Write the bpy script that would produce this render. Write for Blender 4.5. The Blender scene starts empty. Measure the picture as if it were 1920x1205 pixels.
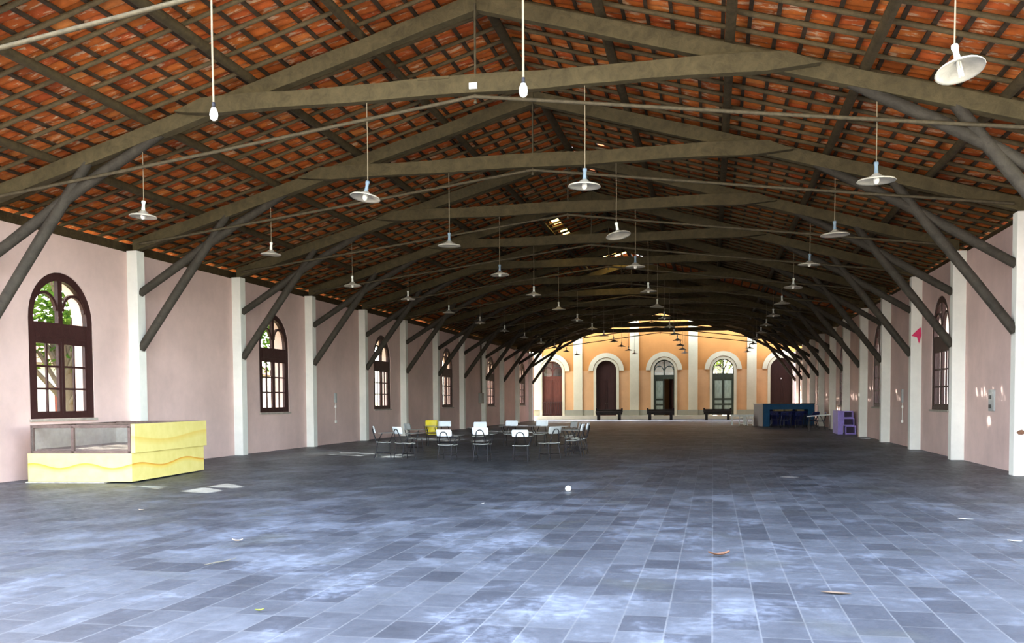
import bpy, math, random
from mathutils import Vector, Matrix
random.seed(7)
C = bpy.context.scene.collection
PI = math.pi
sc = bpy.context.scene

# ------------------------------------------------------------------ layout (metres)
BAY = 4.8
def ty(i): return i*BAY + 0.283            # truss / pilaster centre lines
XL, XR = -13.19, 5.88                      # inner wall faces
PL, PR = -12.93, 5.586                     # pilaster faces
CX = -3.67                                 # ridge line
WALL_T = 4.955
Y0, Y1 = 8.6, 70.8                         # roof extent
YW = 69.3                                  # far end of the side walls
YF = 73.5                                  # station front
SL = 0.285                                 # roof slope
def slope(z0, s): return z0 - SL*s

# ------------------------------------------------------------------ mesh helpers
class MB:
    def __init__(s): s.v=[]; s.f=[]; s.smooth=[]
    def add(s, vs, fs, sm=False):
        n=len(s.v); s.v+= [tuple(p) for p in vs]
        for f in fs: s.f.append(tuple(i+n for i in f)); s.smooth.append(sm)
        return s
    def box(s, a, b, M=None):
        x0,y0,z0=a; x1,y1,z1=b
        vs=[(x0,y0,z0),(x1,y0,z0),(x1,y1,z0),(x0,y1,z0),(x0,y0,z1),(x1,y0,z1),(x1,y1,z1),(x0,y1,z1)]
        if M is not None: vs=[M@Vector(p) for p in vs]
        return s.add(vs,[(3,2,1,0),(4,5,6,7),(0,1,5,4),(1,2,6,5),(2,3,7,6),(3,0,4,7)])
    def tube(s, pts, r, n=8, jit=0.0, cap=True, sm=True):
        pts=[Vector(p) for p in pts]; m=len(pts)
        rs=r if isinstance(r,(list,tuple)) else [r]*m
        vs=[]; up=None
        for i,p in enumerate(pts):
            t=(pts[min(i+1,m-1)]-pts[max(i-1,0)]).normalized()
            if up is None:
                a=Vector((0,0,1)) if abs(t.z)<0.9 else Vector((1,0,0))
                up=(a-t*a.dot(t)).normalized()
            else: up=(up-t*up.dot(t)).normalized()
            sd=t.cross(up)
            for k in range(n):
                an=2*PI*(k+.5)/n; rr=rs[i]*(1+random.uniform(-jit,jit))
                vs.append(p+sd*math.cos(an)*rr+up*math.sin(an)*rr)
        fs=[]
        for i in range(m-1):
            for k in range(n):
                fs.append((i*n+k,i*n+(k+1)%n,(i+1)*n+(k+1)%n,(i+1)*n+k))
        s.add(vs,fs,sm)
        if cap:
            s.add(vs[:n],[tuple(range(n-1,-1,-1))]); s.add(vs[-n:],[tuple(range(n))])
        return s
    def lathe(s, prof, n=20, M=None, sm=True):
        vs=[]
        for r,z in prof:
            for k in range(n):
                a=2*PI*k/n; vs.append(Vector((r*math.cos(a),r*math.sin(a),z)))
        if M is not None: vs=[M@p for p in vs]
        fs=[]
        for i in range(len(prof)-1):
            for k in range(n): fs.append((i*n+k,i*n+(k+1)%n,(i+1)*n+(k+1)%n,(i+1)*n+k))
        return s.add(vs,fs,sm)
    def prism(s, poly, fn, d0, d1):
        """poly of (a,b); fn(a,b,d)->xyz"""
        n=len(poly)
        vs=[fn(a,b,d0) for a,b in poly]+[fn(a,b,d1) for a,b in poly]
        fs=[tuple(range(n-1,-1,-1)),tuple(range(n,2*n))]
        for i in range(n): fs.append((i,(i+1)%n,(i+1)%n+n,i+n))
        return s.add(vs,fs)
    def band(s, outer, inner, fn, d0, d1):
        """ring strip between two open polylines, extruded"""
        n=len(outer); vs=[]
        for d in (d0,d1):
            vs+=[fn(a,b,d) for a,b in outer]+[fn(a,b,d) for a,b in inner]
        fs=[]; o0,i0,o1,i1=0,n,2*n,3*n
        for k in range(n-1):
            fs+=[(o0+k,o0+k+1,i0+k+1,i0+k),(o1+k,i1+k,i1+k+1,o1+k+1),(o0+k,o1+k,o1+k+1,o0+k+1),(i0+k,i0+k+1,i1+k+1,i1+k)]
        fs+=[(o0,i0,i1,o1),(o0+n-1,o1+n-1,i1+n-1,i0+n-1)]
        return s.add(vs,fs)
    def mesh(s, name, mat):
        me=bpy.data.meshes.new(name); me.from_pydata(s.v,[],s.f)
        me.polygons.foreach_set('use_smooth', s.smooth)
        if mat: me.materials.append(mat)
        me.validate(); me.update(); return me
    def obj(s, name, mat, parent=None, bevel=0, **props):
        o=bpy.data.objects.new(name, s.mesh(name,mat)); C.objects.link(o)
        if parent is not None: o.parent=parent
        if bevel:
            import bmesh
            bm=bmesh.new(); bm.from_mesh(o.data)
            bmesh.ops.remove_doubles(bm,verts=bm.verts,dist=1e-5)
            bmesh.ops.recalc_face_normals(bm,faces=bm.faces)
            bmesh.ops.bevel(bm,geom=bm.edges[:],offset=bevel,segments=2,affect='EDGES',profile=.6)
            bm.to_mesh(o.data); bm.free()
        for k,v in props.items(): o[k]=v
        return o
def recalc(o):
    import bmesh
    bm=bmesh.new(); bm.from_mesh(o.data); bmesh.ops.remove_doubles(bm,verts=bm.verts,dist=1e-5)
    bmesh.ops.recalc_face_normals(bm,faces=bm.faces); bm.to_mesh(o.data); bm.free(); return o
def tag(o,label,cat,group=None,kind=None):
    o['label']=label; o['category']=cat
    if group: o['group']=group
    if kind: o['kind']=kind
    return o
def thing(name,loc=(0,0,0),rz=0,label=None,cat=None,group=None,kind=None):
    o=bpy.data.objects.new(name,None); C.objects.link(o); o.location=loc; o.rotation_euler=(0,0,rz); o.empty_display_size=.2
    if label: tag(o,label,cat,group,kind)
    elif kind: o['kind']=kind
    return o
def dup(root,loc,rz=None,label=None,group=None):
    def cp(o,par):
        c=o.copy(); C.objects.link(c)
        if par is not None: c.parent=par
        for ch in list(o.children): cp(ch,c)
        return c
    r=cp(root,None); r.location=loc
    if rz is not None: r.rotation_euler=(0,0,rz)
    if label: r['label']=label
    if group: r['group']=group
    return r

# ------------------------------------------------------------------ materials
def lin(c):
    out=[]
    for x in c:
        x/=255; out.append(x/12.92 if x<=.04045 else ((x+.055)/1.055)**2.4)
    return tuple(out)+(1,)
class NT:
    def __init__(s,name):
        s.m=bpy.data.materials.new(name); s.m.use_nodes=True; s.t=s.m.node_tree; s.n=s.t.nodes
        s.b=s.n['Principled BSDF']; s.out=s.n['Material Output']
    def node(s,typ,**kw):
        n=s.n.new(typ)
        for k,v in kw.items():
            if k.startswith('_'): setattr(n,k[1:],v)
            else: n.inputs[k.replace('_',' ')].default_value=v
        return n
    def link(s,a,b): s.t.links.new(a,b)
    def mix(s,fac,a,b,typ='MIX'):
        n=s.n.new('ShaderNodeMixRGB'); n.blend_type=typ
        for i,x in enumerate((fac,a,b)):
            if hasattr(x,'is_linked') or hasattr(x,'node'): s.link(x,n.inputs[i])
            else: n.inputs[i].default_value=x
        return n.outputs[0]
    def coord(s,scale=(1,1,1),rot=(0,0,0),loc=(0,0,0),kind='Object'):
        tc=s.n.new('ShaderNodeTexCoord'); mp=s.n.new('ShaderNodeMapping')
        mp.inputs['Scale'].default_value=scale; mp.inputs['Rotation'].default_value=rot; mp.inputs['Location'].default_value=loc
        s.link(tc.outputs[kind],mp.inputs[0]); return mp.outputs[0]
    def noise(s,co,scale=3,detail=4,rough=.6,dist=0):
        n=s.node('ShaderNodeTexNoise',Scale=scale,Detail=detail,Roughness=rough,Distortion=dist); s.link(co,n.inputs['Vector']); return n.outputs[0]
    def ramp(s,x,stops):
        r=s.n.new('ShaderNodeValToRGB'); e=r.color_ramp.elements
        while len(e)<len(stops): e.new(.5)
        for el,(p,c) in zip(e,stops): el.position=p; el.color=c if len(c)==4 else tuple(c)+(1,)
        s.link(x,r.inputs[0]); return r.outputs[0]
    def bump(s,h,strength=.3,dist=.02):
        b=s.node('ShaderNodeBump',Strength=strength,Distance=dist); s.link(h,b.inputs['Height']); s.link(b.outputs[0],s.b.inputs['Normal'])
def G(v): return (v,v,v,1)
def plain(name,c,rough=.6,var=.12,scale=6,bump=.1,metal=0,spec=.3,stretch=(1,1,1)):
    t=NT(name); co=t.coord(scale=stretch); nz=t.noise(co,scale,5,.65)
    base=lin(c); dk=tuple(x*(1-var*1.6) for x in base[:3])+(1,); lt=tuple(min(1,x*(1+var)) for x in base[:3])+(1,)
    t.link(t.ramp(nz,[(.3,dk),(.7,lt)]),t.b.inputs['Base Color'])
    t.b.inputs['Roughness'].default_value=rough; t.b.inputs['Metallic'].default_value=metal
    t.b.inputs['Specular IOR Level'].default_value=spec
    if bump: t.bump(nz,bump,.02)
    return t.m
def wood_mat(name,c,var=.3,stretch=(1,1,1),scale=5,rough=.75):
    t=NT(name); co=t.coord(scale=stretch); a=t.noise(co,scale,6,.7,.6); b=t.noise(t.coord(),1.1,3,.6)
    base=lin(c); dk=tuple(x*(1-var*1.5) for x in base[:3])+(1,); lt=tuple(x*(1+var) for x in base[:3])+(1,)
    col=t.ramp(a,[(.28,dk),(.72,lt)]); col=t.mix(.5,col,t.ramp(b,[(.3,G(.55)),(.7,G(1.0))]),'MULTIPLY')
    t.link(col,t.b.inputs['Base Color']); t.b.inputs['Roughness'].default_value=rough; t.b.inputs['Specular IOR Level'].default_value=.2
    t.bump(a,.5,.03); return t.m
def plaster(name,c,stain=.5,band=None):
    t=NT(name); co=t.coord(); n1=t.noise(co,.55,5,.6); n2=t.noise(co,7,5,.7); n3=t.noise(t.coord(scale=(1,1,.12)),2.2,4,.6)
    b=lin(c); d=tuple(x*.80 for x in b[:3])+(1,)
    col=t.ramp(n1,[(.3,d),(.65,b)])
    if band:
        z=t.n.new('ShaderNodeSeparateXYZ'); t.link(t.coord(),z.inputs[0])
        mr=t.node('ShaderNodeMapRange'); mr.inputs[1].default_value=band[1]-.01; mr.inputs[2].default_value=band[1]+.01
        t.link(z.outputs[2],mr.inputs[0]); b2=lin(band[0])
        col=t.mix(mr.outputs[0],col,t.ramp(n1,[(.3,tuple(x*.82 for x in b2[:3])+(1,)),(.65,b2)]))
    col=t.mix(.12*stain,col,t.ramp(n3,[(.35,G(.45)),(.7,G(1))]),'MULTIPLY')
    col=t.mix(.12,col,t.ramp(n2,[(.3,G(.6)),(.7,G(1))]),'MULTIPLY')
    t.link(col,t.b.inputs['Base Color']); t.b.inputs['Roughness'].default_value=.85; t.b.inputs['Specular IOR Level'].default_value=.2
    t.bump(n2,.15,.01); return t.m
def mk_floor():
    t=NT('slate_floor'); W=.46; R=.30
    co=t.coord(rot=(0,0,PI/2))
    br=t.n.new('ShaderNodeTexBrick'); br.offset=.37; br.offset_frequency=3; br.squash=1
    t.link(co,br.inputs['Vector'])
    br.inputs['Color1'].default_value=lin((70,74,83)); br.inputs['Color2'].default_value=lin((98,103,112)); br.inputs['Mortar'].default_value=lin((108,111,116))
    br.inputs['Scale'].default_value=1; br.inputs['Mortar Size'].default_value=.006; br.inputs['Mortar Smooth'].default_value=.2
    br.inputs['Bias'].default_value=-.1; br.inputs['Brick Width'].default_value=W; br.inputs['Row Height'].default_value=R
    o=t.coord()
    big=t.noise(o,.32,5,.62,.7); mid=t.noise(t.coord(scale=(1,.8,1)),1.5,7,.72,.5); fine=t.noise(o,9,6,.72)
    col=br.outputs[0]
    col=t.mix(.75,col,t.ramp(big,[(.3,G(.55)),(.62,G(1.0))]),'MULTIPLY')
    col=t.mix(.6,col,t.ramp(mid,[(.36,G(.55)),(.6,G(1.0))]),'MULTIPLY')
    bloom=t.ramp(t.mix(.5,mid,big),[(.51,G(0)),(.63,G(.6))])
    bl2=t.mix(1,bloom,t.ramp(fine,[(.42,G(.2)),(.56,G(1))]),'MULTIPLY')
    col=t.mix(bl2,col,lin((138,147,164)))
    hue=t.noise(o,.9,2,.5)
    col=t.mix(t.ramp(hue,[(.6,G(0)),(.75,G(.35))]),col,lin((84,86,74)))
    t.link(col,t.b.inputs['Base Color'])
    t.link(t.ramp(fine,[(.3,G(.38)),(.7,G(.62))]),t.b.inputs['Roughness']); t.b.inputs['Specular IOR Level'].default_value=.35
    h=t.mix(.5,br.outputs[1],fine); t.bump(t.mix(.35,br.outputs[0],fine),.25,.012)
    return t.m
def mk_tile():
    t=NT('clay_roof_tile'); g=t.n.new('ShaderNodeNewGeometry')
    o=t.coord(); n=t.noise(o,5,5,.7); st=t.noise(t.coord(scale=(1,5,1)),3.2,4,.65,.3)
    col=t.ramp(g.outputs['Random Per Island'],[(0,lin((168,82,32))),(.4,lin((196,104,38))),(.75,lin((180,80,34))),(1,lin((208,124,58)))])
    col=t.mix(.7,col,t.ramp(n,[(.3,G(.45)),(.65,G(1))]),'MULTIPLY')
    ws=t.ramp(st,[(.56,G(0)),(.63,G(.8))])
    col=t.mix(ws,col,lin((196,164,130)))
    t.link(col,t.b.inputs['Base Color']); t.b.inputs['Roughness'].default_value=.75; t.b.inputs['Specular IOR Level'].default_value=.25
    t.bump(n,.3,.01); return t.m
def mk_glass():
    t=NT('window_glass'); tr=t.n.new('ShaderNodeBsdfTransparent'); tr.inputs[0].default_value=(.93,.96,.94,1)
    gl=t.n.new('ShaderNodeBsdfGlossy'); gl.inputs['Roughness'].default_value=.03
    mx=t.n.new('ShaderNodeMixShader'); mx.inputs[0].default_value=.04
    t.link(tr.outputs[0],mx.inputs[1]); t.link(gl.outputs[0],mx.inputs[2]); t.link(mx.outputs[0],t.out.inputs[0]); return t.m
def mk_dusty_glass():
    t=NT('dusty_glass'); tr=t.n.new('ShaderNodeBsdfTransparent'); df=t.n.new('ShaderNodeBsdfDiffuse'); df.inputs[0].default_value=lin((128,118,110))
    gl=t.n.new('ShaderNodeBsdfGlossy'); gl.inputs['Roughness'].default_value=.15
    m1=t.n.new('ShaderNodeMixShader'); m2=t.n.new('ShaderNodeMixShader'); m2.inputs[0].default_value=.06
    t.link(t.ramp(t.noise(t.coord(),2.5,4),[(.35,G(.02)),(.65,G(.16))]),m1.inputs[0]); t.link(tr.outputs[0],m1.inputs[1]); t.link(df.outputs[0],m1.inputs[2])
    t.link(m1.outputs[0],m2.inputs[1]); t.link(gl.outputs[0],m2.inputs[2]); t.link(m2.outputs[0],t.out.inputs[0]); return t.m
def mk_translucent():
    t=NT('yellowed_fibreglass'); tl=t.n.new('ShaderNodeBsdfTranslucent'); df=t.n.new('ShaderNodeBsdfDiffuse')
    nz=t.ramp(t.noise(t.coord(),3,4,.7),[(.35,lin((190,140,50))),(.6,lin((246,220,130)))])
    t.link(nz,tl.inputs[0]); t.link(nz,df.inputs[0]); m=t.n.new('ShaderNodeMixShader'); m.inputs[0].default_value=.25
    t.link(tl.outputs[0],m.inputs[1]); t.link(df.outputs[0],m.inputs[2]); t.link(m.outputs[0],t.out.inputs[0]); return t.m
def mk_leaf(name,c1,c2):
    t=NT(name); g=t.n.new('ShaderNodeNewGeometry')
    col=t.ramp(g.outputs['Random Per Island'],[(0,lin(c1)),(1,lin(c2))])
    tl=t.n.new('ShaderNodeBsdfTranslucent'); df=t.n.new('ShaderNodeBsdfDiffuse'); m=t.n.new('ShaderNodeMixShader'); m.inputs[0].default_value=.4
    t.link(col,tl.inputs[0]); t.link(col,df.inputs[0]); t.link(df.outputs[0],m.inputs[1]); t.link(tl.outputs[0],m.inputs[2]); t.link(m.outputs[0],t.out.inputs[0]); return t.m
def mk_waves(name):
    """yellow paint with a brush-painted dune line"""
    t=NT(name); sp=t.n.new('ShaderNodeSeparateXYZ'); t.link(t.coord(),sp.inputs[0])
    def mth(op,a,b=None):
        n=t.n.new('ShaderNodeMath'); n.operation=op
        for i,x in enumerate((a,b)):
            if x is None: continue
            if isinstance(x,(int,float)): n.inputs[i].default_value=x
            else: t.link(x,n.inputs[i])
        return n.outputs[0]
    run=mth('ADD',sp.outputs[0],mth('MULTIPLY',sp.outputs[1],.55))
    def line(z0,k,ph,amp):
        w=mth('ADD',mth('MULTIPLY',mth('SINE',mth('ADD',mth('MULTIPLY',run,k),ph)),amp),z0)
        return mth('SUBTRACT',w,sp.outputs[2])      # >0 under the line
    d1=line(.33,6.0,.9,.045)
    base=lin((232,216,136)); nz=t.noise(t.coord(),5,4)
    col=t.ramp(nz,[(.3,lin((224,207,122))),(.7,base)])
    fade=t.ramp(d1,[(.0,G(0)),(.004,G(1)),(.10,G(0))])
    col=t.mix(fade,col,lin((234,192,62)))
    edge=t.ramp(d1,[(.0,G(0)),(.004,G(.85)),(.04,G(0))])
    col=t.mix(edge,col,lin((214,132,40)))
    d2=line(.86,3.1,2.4,.06); f2=t.ramp(d2,[(.0,G(0)),(.02,G(.55)),(.14,G(0))]); col=t.mix(f2,col,lin((222,178,50)))
    t.link(col,t.b.inputs['Base Color']); t.b.inputs['Roughness'].default_value=.6; return t.m

M={}
M['floor']=mk_floor()
M['tile']=mk_tile()
M['pink']=plaster('pink_limewash',(230,199,191))
M['white']=plaster('white_limewash',(248,245,236),.7)
M['ochre']=plaster('ochre_paint',(206,156,104),.6,band=((192,130,68),3.80))
M['cream']=plaster('cream_trim',(200,188,154),.5)
M['dado']=plaster('grey_dado',(146,140,116),.9)
M['step']=plaster('pale_kerb',(196,182,152),.8)
M['beam']=wood_mat('weathered_beam',(90,79,55),.25,(1,1,1),6)
M['pole']=wood_mat('roof_pole_wood',(98,83,58),.25,(1,1,1),7)
M['purlin']=wood_mat('dark_purlin',(80,67,46),.3,(1,1,1),6)
M['batten']=wood_mat('dark_batten',(76,60,44),.3,(1,1,1),8)
M['log']=wood_mat('brace_log',(70,64,56),.25,(1,1,1),7)
M['dkframe']=wood_mat('dark_brown_paint',(62,36,34),.18,(1,1,1),5,.5)
M['redwood']=wood_mat('red_brown_door',(92,46,32),.2,(4,4,.5),4,.5)
M['darkdoor']=wood_mat('dark_maroon_door',(54,29,21),.2,(4,4,.5),4,.5)
M['greendoor']=wood_mat('faded_green_door',(164,176,152),.25,(4,4,.5),4,.7)
M['greenframe']=wood_mat('old_green_frame',(70,74,58),.25,(3,3,.6),4,.7)
M['glass']=mk_glass(); M['dusty']=mk_dusty_glass(); M['fibre']=mk_translucent()
M['enamel']=plain('white_enamel',(180,172,158),.35,.15,7,.0)
M['porcelain']=plain('white_socket',(226,228,220),.4,.06,5,0)
M['bluesock']=plain('blue_socket',(116,134,150),.45,.12,9,0)
M['cord']=plain('twisted_cord',(132,118,96),.8,.1,20,0)
M['bulb']=plain('opal_bulb',(250,246,236),.25,.03,3,0)
M['iron']=plain('rusty_iron',(88,78,60),.7,.25,12,.2,.2)
M['yellow']=mk_waves('yellow_dune_paint')
M['casewood']=wood_mat('greyed_case_wood',(120,98,90),.25,(1,1,1),7)
M['caseliner']=plain('cream_board',(232,214,180),.7,.08)
M['greyboard']=plain('grey_case_back',(176,168,158),.7,.12)
M['slab']=plain('old_concrete',(166,158,146),.85,.15,8,.2)
M['wplast']=plain('white_plastic',(232,238,242),.4,.04,8,0)
M['gplast']=plain('grey_plastic',(168,170,168),.45,.06,8,0)
M['dseat']=plain('worn_grey_seat',(176,178,170),.5,.12,8,0)
M['tablet']=plain('grey_writing_board',(112,112,108),.45,.15,9,0)
M['tubeb']=plain('black_tube',(34,32,36),.45,.1,10,0,.3)
M['yplast']=plain('yellow_plastic',(226,204,44),.4,.05,8,0)
M['bench']=wood_mat('black_bench_wood',(38,30,26),.25,(1,1,1),6,.5)
M['wpaint']=plain('white_painted_wood',(250,252,244),.5,.08,8,0)
M['bluep']=plain('blue_painted_board',(34,86,128),.5,.15,4,0)
M['brownp']=plain('brown_side_board',(72,42,34),.6,.15,6,0)
M['navy']=plain('navy_board',(28,36,92),.45,.15,5,0)
M['dark']=plain('dark_chair_frame',(30,28,34),.5,.1,8,0)
M['straw']=plain('straw_coloured_goods',(176,152,96),.7,.2,9,.1)
M['niche']=plain('niche_shade_purple',(58,40,66),.6,.1,5,0)  # purple darkened to paint in the shade inside the shelf niches
M['purple']=plain('purple_paint',(156,136,214),.5,.1,5,0)
M['pinkpap']=plain('magenta_paper',(224,54,104),.6,.06,8,0)
M['leafdry']=plain('dry_leaf',(128,92,70),.7,.25,20,.1)
M['leafpale']=plain('pale_leaf',(226,204,180),.7,.1,20,0)
M['leafgreen']=plain('small_green_leaf',(150,160,60),.7,.1,20,0)
M['tan']=plain('tan_leaf_scrap',(128,108,90),.8,.1,20,0)
M['straws']=plain('dry_twig',(112,106,94),.8,.1,20,0)
M['paper']=plain('white_paper',(244,242,236),.7,.03,9,0)
M['ground']=plain('sunlit_paving',(206,196,176),.9,.15,.4,0)
M['grass']=plain('dry_grass',(120,118,74),.95,.3,1.2,.3)
M['outwall']=plain('white_outbuilding_wall',(226,222,210),.85,.05,1,0)
M['gardenwall']=plain('pale_green_wall',(176,188,150),.85,.1,1,0)
M['outred']=plain('red_brown_shutter',(150,70,50),.7,.1,3,0)
M['outroof']=plain('old_roof_tiles',(150,96,70),.85,.2,2,.1)
M['bark']=wood_mat('tree_bark',(104,88,70),.3,(1,1,.3),5)
M['leaf']=mk_leaf('broad_leaf',(44,70,24),(92,112,44))
M['leaf2']=mk_leaf('light_leaf',(66,88,30),(120,132,58))
M['conduit']=plain('grey_conduit',(150,148,140),.5,.1,8,0)
M['switchp']=plain('white_switch_plate',(232,230,222),.4,.04,8,0)
M['darkpl']=plain('dark_socket_face',(60,60,60),.5,.1,8,0)

# ------------------------------------------------------------------ floor, ground, walls
MB().box((XL-.5,-4,-.2),(XR+.5,YF+.3,0)).obj('floor',M['floor'],kind='structure')
MB().box((-140,-120,-.45),(140,190,-.21)).obj('ground_outside',M['ground'],kind='structure')
MB().box((-70,9,-.2),(XL-1.6,140,-.08)).obj('added_grass_patch',M['grass'],kind='structure')  # added dark ground, cuts sunlight bouncing up to the eaves
# the apron in front of the hall and strips along it come up to floor level
MB().box((XL-60,-60,-.2),(XR+60,-4.01,-.03)).obj('ground_apron',M['ground'],kind='structure')

def arch_pts(c,hw,spring,n=18):
    return [(c-hw*math.cos(PI*k/n), spring+hw*math.sin(PI*k/n)) for k in range(n+1)]
def arched_wall(name,fn,d0,d1,a0,a1,z0,z1,ops,mat):
    """fn(a,z,d); openings: (centre, halfwidth, sill, spring)"""
    mb=MB()
    def quad(p):
        for d in (d0,d1): mb.add([fn(a,z,d) for a,z in p],[(0,1,2,3)])
    def rev(p):
        for k in range(len(p)-1):
            (a,z),(b,w)=p[k],p[k+1]
            mb.add([fn(a,z,d0),fn(b,w,d0),fn(b,w,d1),fn(a,z,d1)],[(0,1,2,3)])
    cur=a0
    for c,hw,sill,spr in sorted(ops):
        quad([(cur,z0),(c-hw,z0),(c-hw,z1),(cur,z1)])
        if sill>z0: quad([(c-hw,z0),(c+hw,z0),(c+hw,sill),(c-hw,sill)])
        ap=arch_pts(c,hw,spr)
        for k in range(len(ap)-1): quad([ap[k],ap[k+1],(ap[k+1][0],z1),(ap[k][0],z1)])
        rev([(c-hw,sill)]+ap+[(c+hw,sill)]); rev([(c+hw,sill),(c-hw,sill)])
        cur=c+hw
    quad([(cur,z0),(a1,z0),(a1,z1),(cur,z1)])
    rev([(a0,z0),(a0,z1),(a1,z1),(a1,z0)])
    o=mb.obj(name,mat,kind='structure'); recalc(o); return o

WIN_BAYS=[3,5,7,9,11,13]
WHW,WSILL,WSPR=.985,1.18,3.2
wl=[(ty(i)+BAY/2,WHW,WSILL,WSPR) for i in WIN_BAYS]
wr=[(ty(i)+BAY/2,WHW,WSILL,WSPR) for i in WIN_BAYS[1:]]
wall_left=arched_wall('wall_left',lambda a,z,d:(XL-d,a,z),0,.5,8.6,YW,0,WALL_T,wl,M['pink'])
wall_right=arched_wall('wall_right',lambda a,z,d:(XR+d,a,z),0,.5,14.9,YF,0,WALL_T,wr,M['pink'])  # stops short: unseen front bay opened to let in side light
MB().box((XR,8.6,4.55),(XR+.5,14.9,WALL_T)).obj('added_bay_lintel',M['white'],wall_right)
for i in range(2,15):
    MB().box((XL-.01,ty(i)-.145,0),(PL,ty(i)+.145,4.985)).obj('pilaster',M['white'],wall_left,bevel=.008)
    MB().box((PR,ty(i)-.145,0),(XR+.01,ty(i)+.145,4.985)).obj('pilaster',M['white'],wall_right,bevel=.008)

for nm,x0,x1,lab in (('eave_light_block',XL-.44,XL-.30,'left'),('eave_light_block',XR+.30,XR+.44,'right')):  # added timber-coloured strips that block light leaking in at the eaves
    tag(MB().box((x0,Y0,WALL_T),(x1,YW,5.24)).obj(nm,M['purlin'],bevel=.01),'long dark added strip blocking eave light on top of the %s pink wall'%lab,'light block','added eave light blocks')
# ------------------------------------------------------------------ windows
def build_window(n,side):
    w=thing('window_%d'%n,kind='structure')
    sg=-1 if side=='L' else 1
    X=XL if side=='L' else XR
    fn=lambda a,z,d:(sg*d,a,z)
    A=arch_pts
    f=MB()
    # outer frame: jambs, head arch, sill rail
    hw=WHW-.003
    out=[(-hw,WSILL+.003)]+A(0,hw,WSPR)+[(hw,WSILL+.003)]
    iw=hw-.165
    inn=[(-iw,WSILL+.003)]+A(0,iw,WSPR)+[(iw,WSILL+.003)]
    f.band(out,inn,fn,.02,.13)
    f.prism([(-iw,WSILL+.003),(iw,WSILL+.003),(iw,WSILL+.09),(-iw,WSILL+.09)],fn,.02,.13)
    f.obj('window_frame',M['dkframe'],w)
    MB().prism([(-iw,2.77),(iw,2.77),(iw,3.14),(-iw,3.14)],fn,.03,.12).prism([(-iw+.06,2.83),(iw-.06,2.83),(iw-.06,3.08),(-iw+.06,3.08)],fn,.018,.031).obj('transom_panel',M['dkframe'],w)
    t=MB(); t.prism([(-.065,3.14),(.065,3.14),(.065,WSPR+iw-.002),(-.065,WSPR+iw-.002)],fn,.03,.12)
    for c in (-1,1):
        cc=c*(iw+.065)/2*1.0; r=(iw-.065)/2+.0
        t.band(A(cc,r,3.40,12),A(cc,r-.06,3.40,12),fn,.04,.11)
    t.obj('fanlight_tracery',M['dkframe'],w)
    for c in (-1,1):
        k=MB(); a0,a1=(.012,iw) if c>0 else (-iw,-.012); z0,z1=WSILL+.09,2.77
        st=.075
        k.prism([(a0,z0),(a0+st,z0),(a0+st,z1),(a0,z1)],fn,.03,.10); k.prism([(a1-st,z0),(a1,z0),(a1,z1),(a1-st,z1)],fn,.03,.10)
        for za,zb in ((z0,z0+.06),(z1-.06,z1)): k.prism([(a0+st,za),(a1-st,za),(a1-st,zb),(a0+st,zb)],fn,.032,.098)
        m=(a0+a1)/2; k.prism([(m-.02,z0+.06),(m+.02,z0+.06),(m+.02,z1-.06),(m-.02,z1-.06)],fn,.045,.085)
        for q in (1,2):
            zz=z0+.06+(z1-z0-.12)*q/3
            k.prism([(a0+st,zz-.02),(a1-st,zz-.02),(a1-st,zz+.02),(a0+st,zz+.02)],fn,.04,.09)
        k.obj('casement',M['dkframe'],w)
    MB().prism([(-iw,WSILL+.09),(iw,WSILL+.09)]+[(p[0],p[1]) for p in reversed(A(0,iw,WSPR))],fn,.063,.067).obj('glass_pane',M['glass'],w)
    MB().box((-.0,-hw-.04,WSILL-.05),(.05,hw+.04,WSILL)).obj('window_sill',M['slab'],w) if side=='L' else MB().box((-.05,-hw-.04,WSILL-.05),(.0,hw+.04,WSILL)).obj('window_sill',M['slab'],w)
    w.location=(X,0,0); return w
wL=build_window(1,'L'); wL.location=(XL,wl[0][0],0)
n=1
for c,*_ in wl[1:]:
    n+=1; q=dup(wL,(XL,c,0)); q.name='window_%d'%n
n+=1
wR=build_window(n,'R'); wR.location=(XR,wr[0][0],0)
for c,*_ in wr[1:]:
    n+=1; q=dup(wR,(XR,c,0)); q.name='window_%d'%n

# ------------------------------------------------------------------ roof
TP=.2117; TC=.38; NC=int((Y1-Y0)/TP); NK=30
SUN=Vector((1,-.472,-.703)).normalized()
# small breaks beside the ridge that throw discs of sun on the right wall: (wall y, slope side, course)
spots=[(23.05,1,0),(22.78,1,0),(22.42,1,0),(21.72,1,0),(21.15,1,0),(19.9,1,2),(22.1,-1,1),(42.9,1,0),(42.45,1,0),(42.1,1,0),(41.5,1,0),
       (40.3,1,2),(37.2,1,2),(37.9,1,2),(61.6,1,1),(60.7,1,2),(57.4,1,2),(56.9,1,1),(53.8,1,1),(52.0,1,1),(47.5,-1,1),(46.9,-1,1),(32.6,1,1)]
small=set()      # (side, column, course, half, segment)
SEG=6; PS=.635
cover_gone=set()
for (y,sg,m) in spots:
    h=1 if m==0 else 0
    s=m*TC+(.285 if m==0 else .10)
    yy=y+.472*(XR-(CX+sg*s))
    g=(yy-Y0-.2)/PS; k0=math.floor(g); yy=Y0+.2+PS*(k0+min(.70,max(.30,g-k0)))
    j=int((yy-Y0)/TP); k=int(((yy-Y0)/TP-j)*SEG)
    for q in (-2,-1,0,1,2):
        kk=j*SEG+k+q; small.add((sg,kk//SEG,m,h,kk%SEG))
    for dm in (-1,0,1):
        for dj in (-1,0,1):
            cover_gone.add((sg,j+dj,max(0,m+dm)))
            if m<2: cover_gone.add((-sg,j+dj,0))
gone=set()
def jcol(y): return int((y-Y0)/TP)
for y in range(jcol(31.7),jcol(33.5)): gone.add((-1,y,4))
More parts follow.
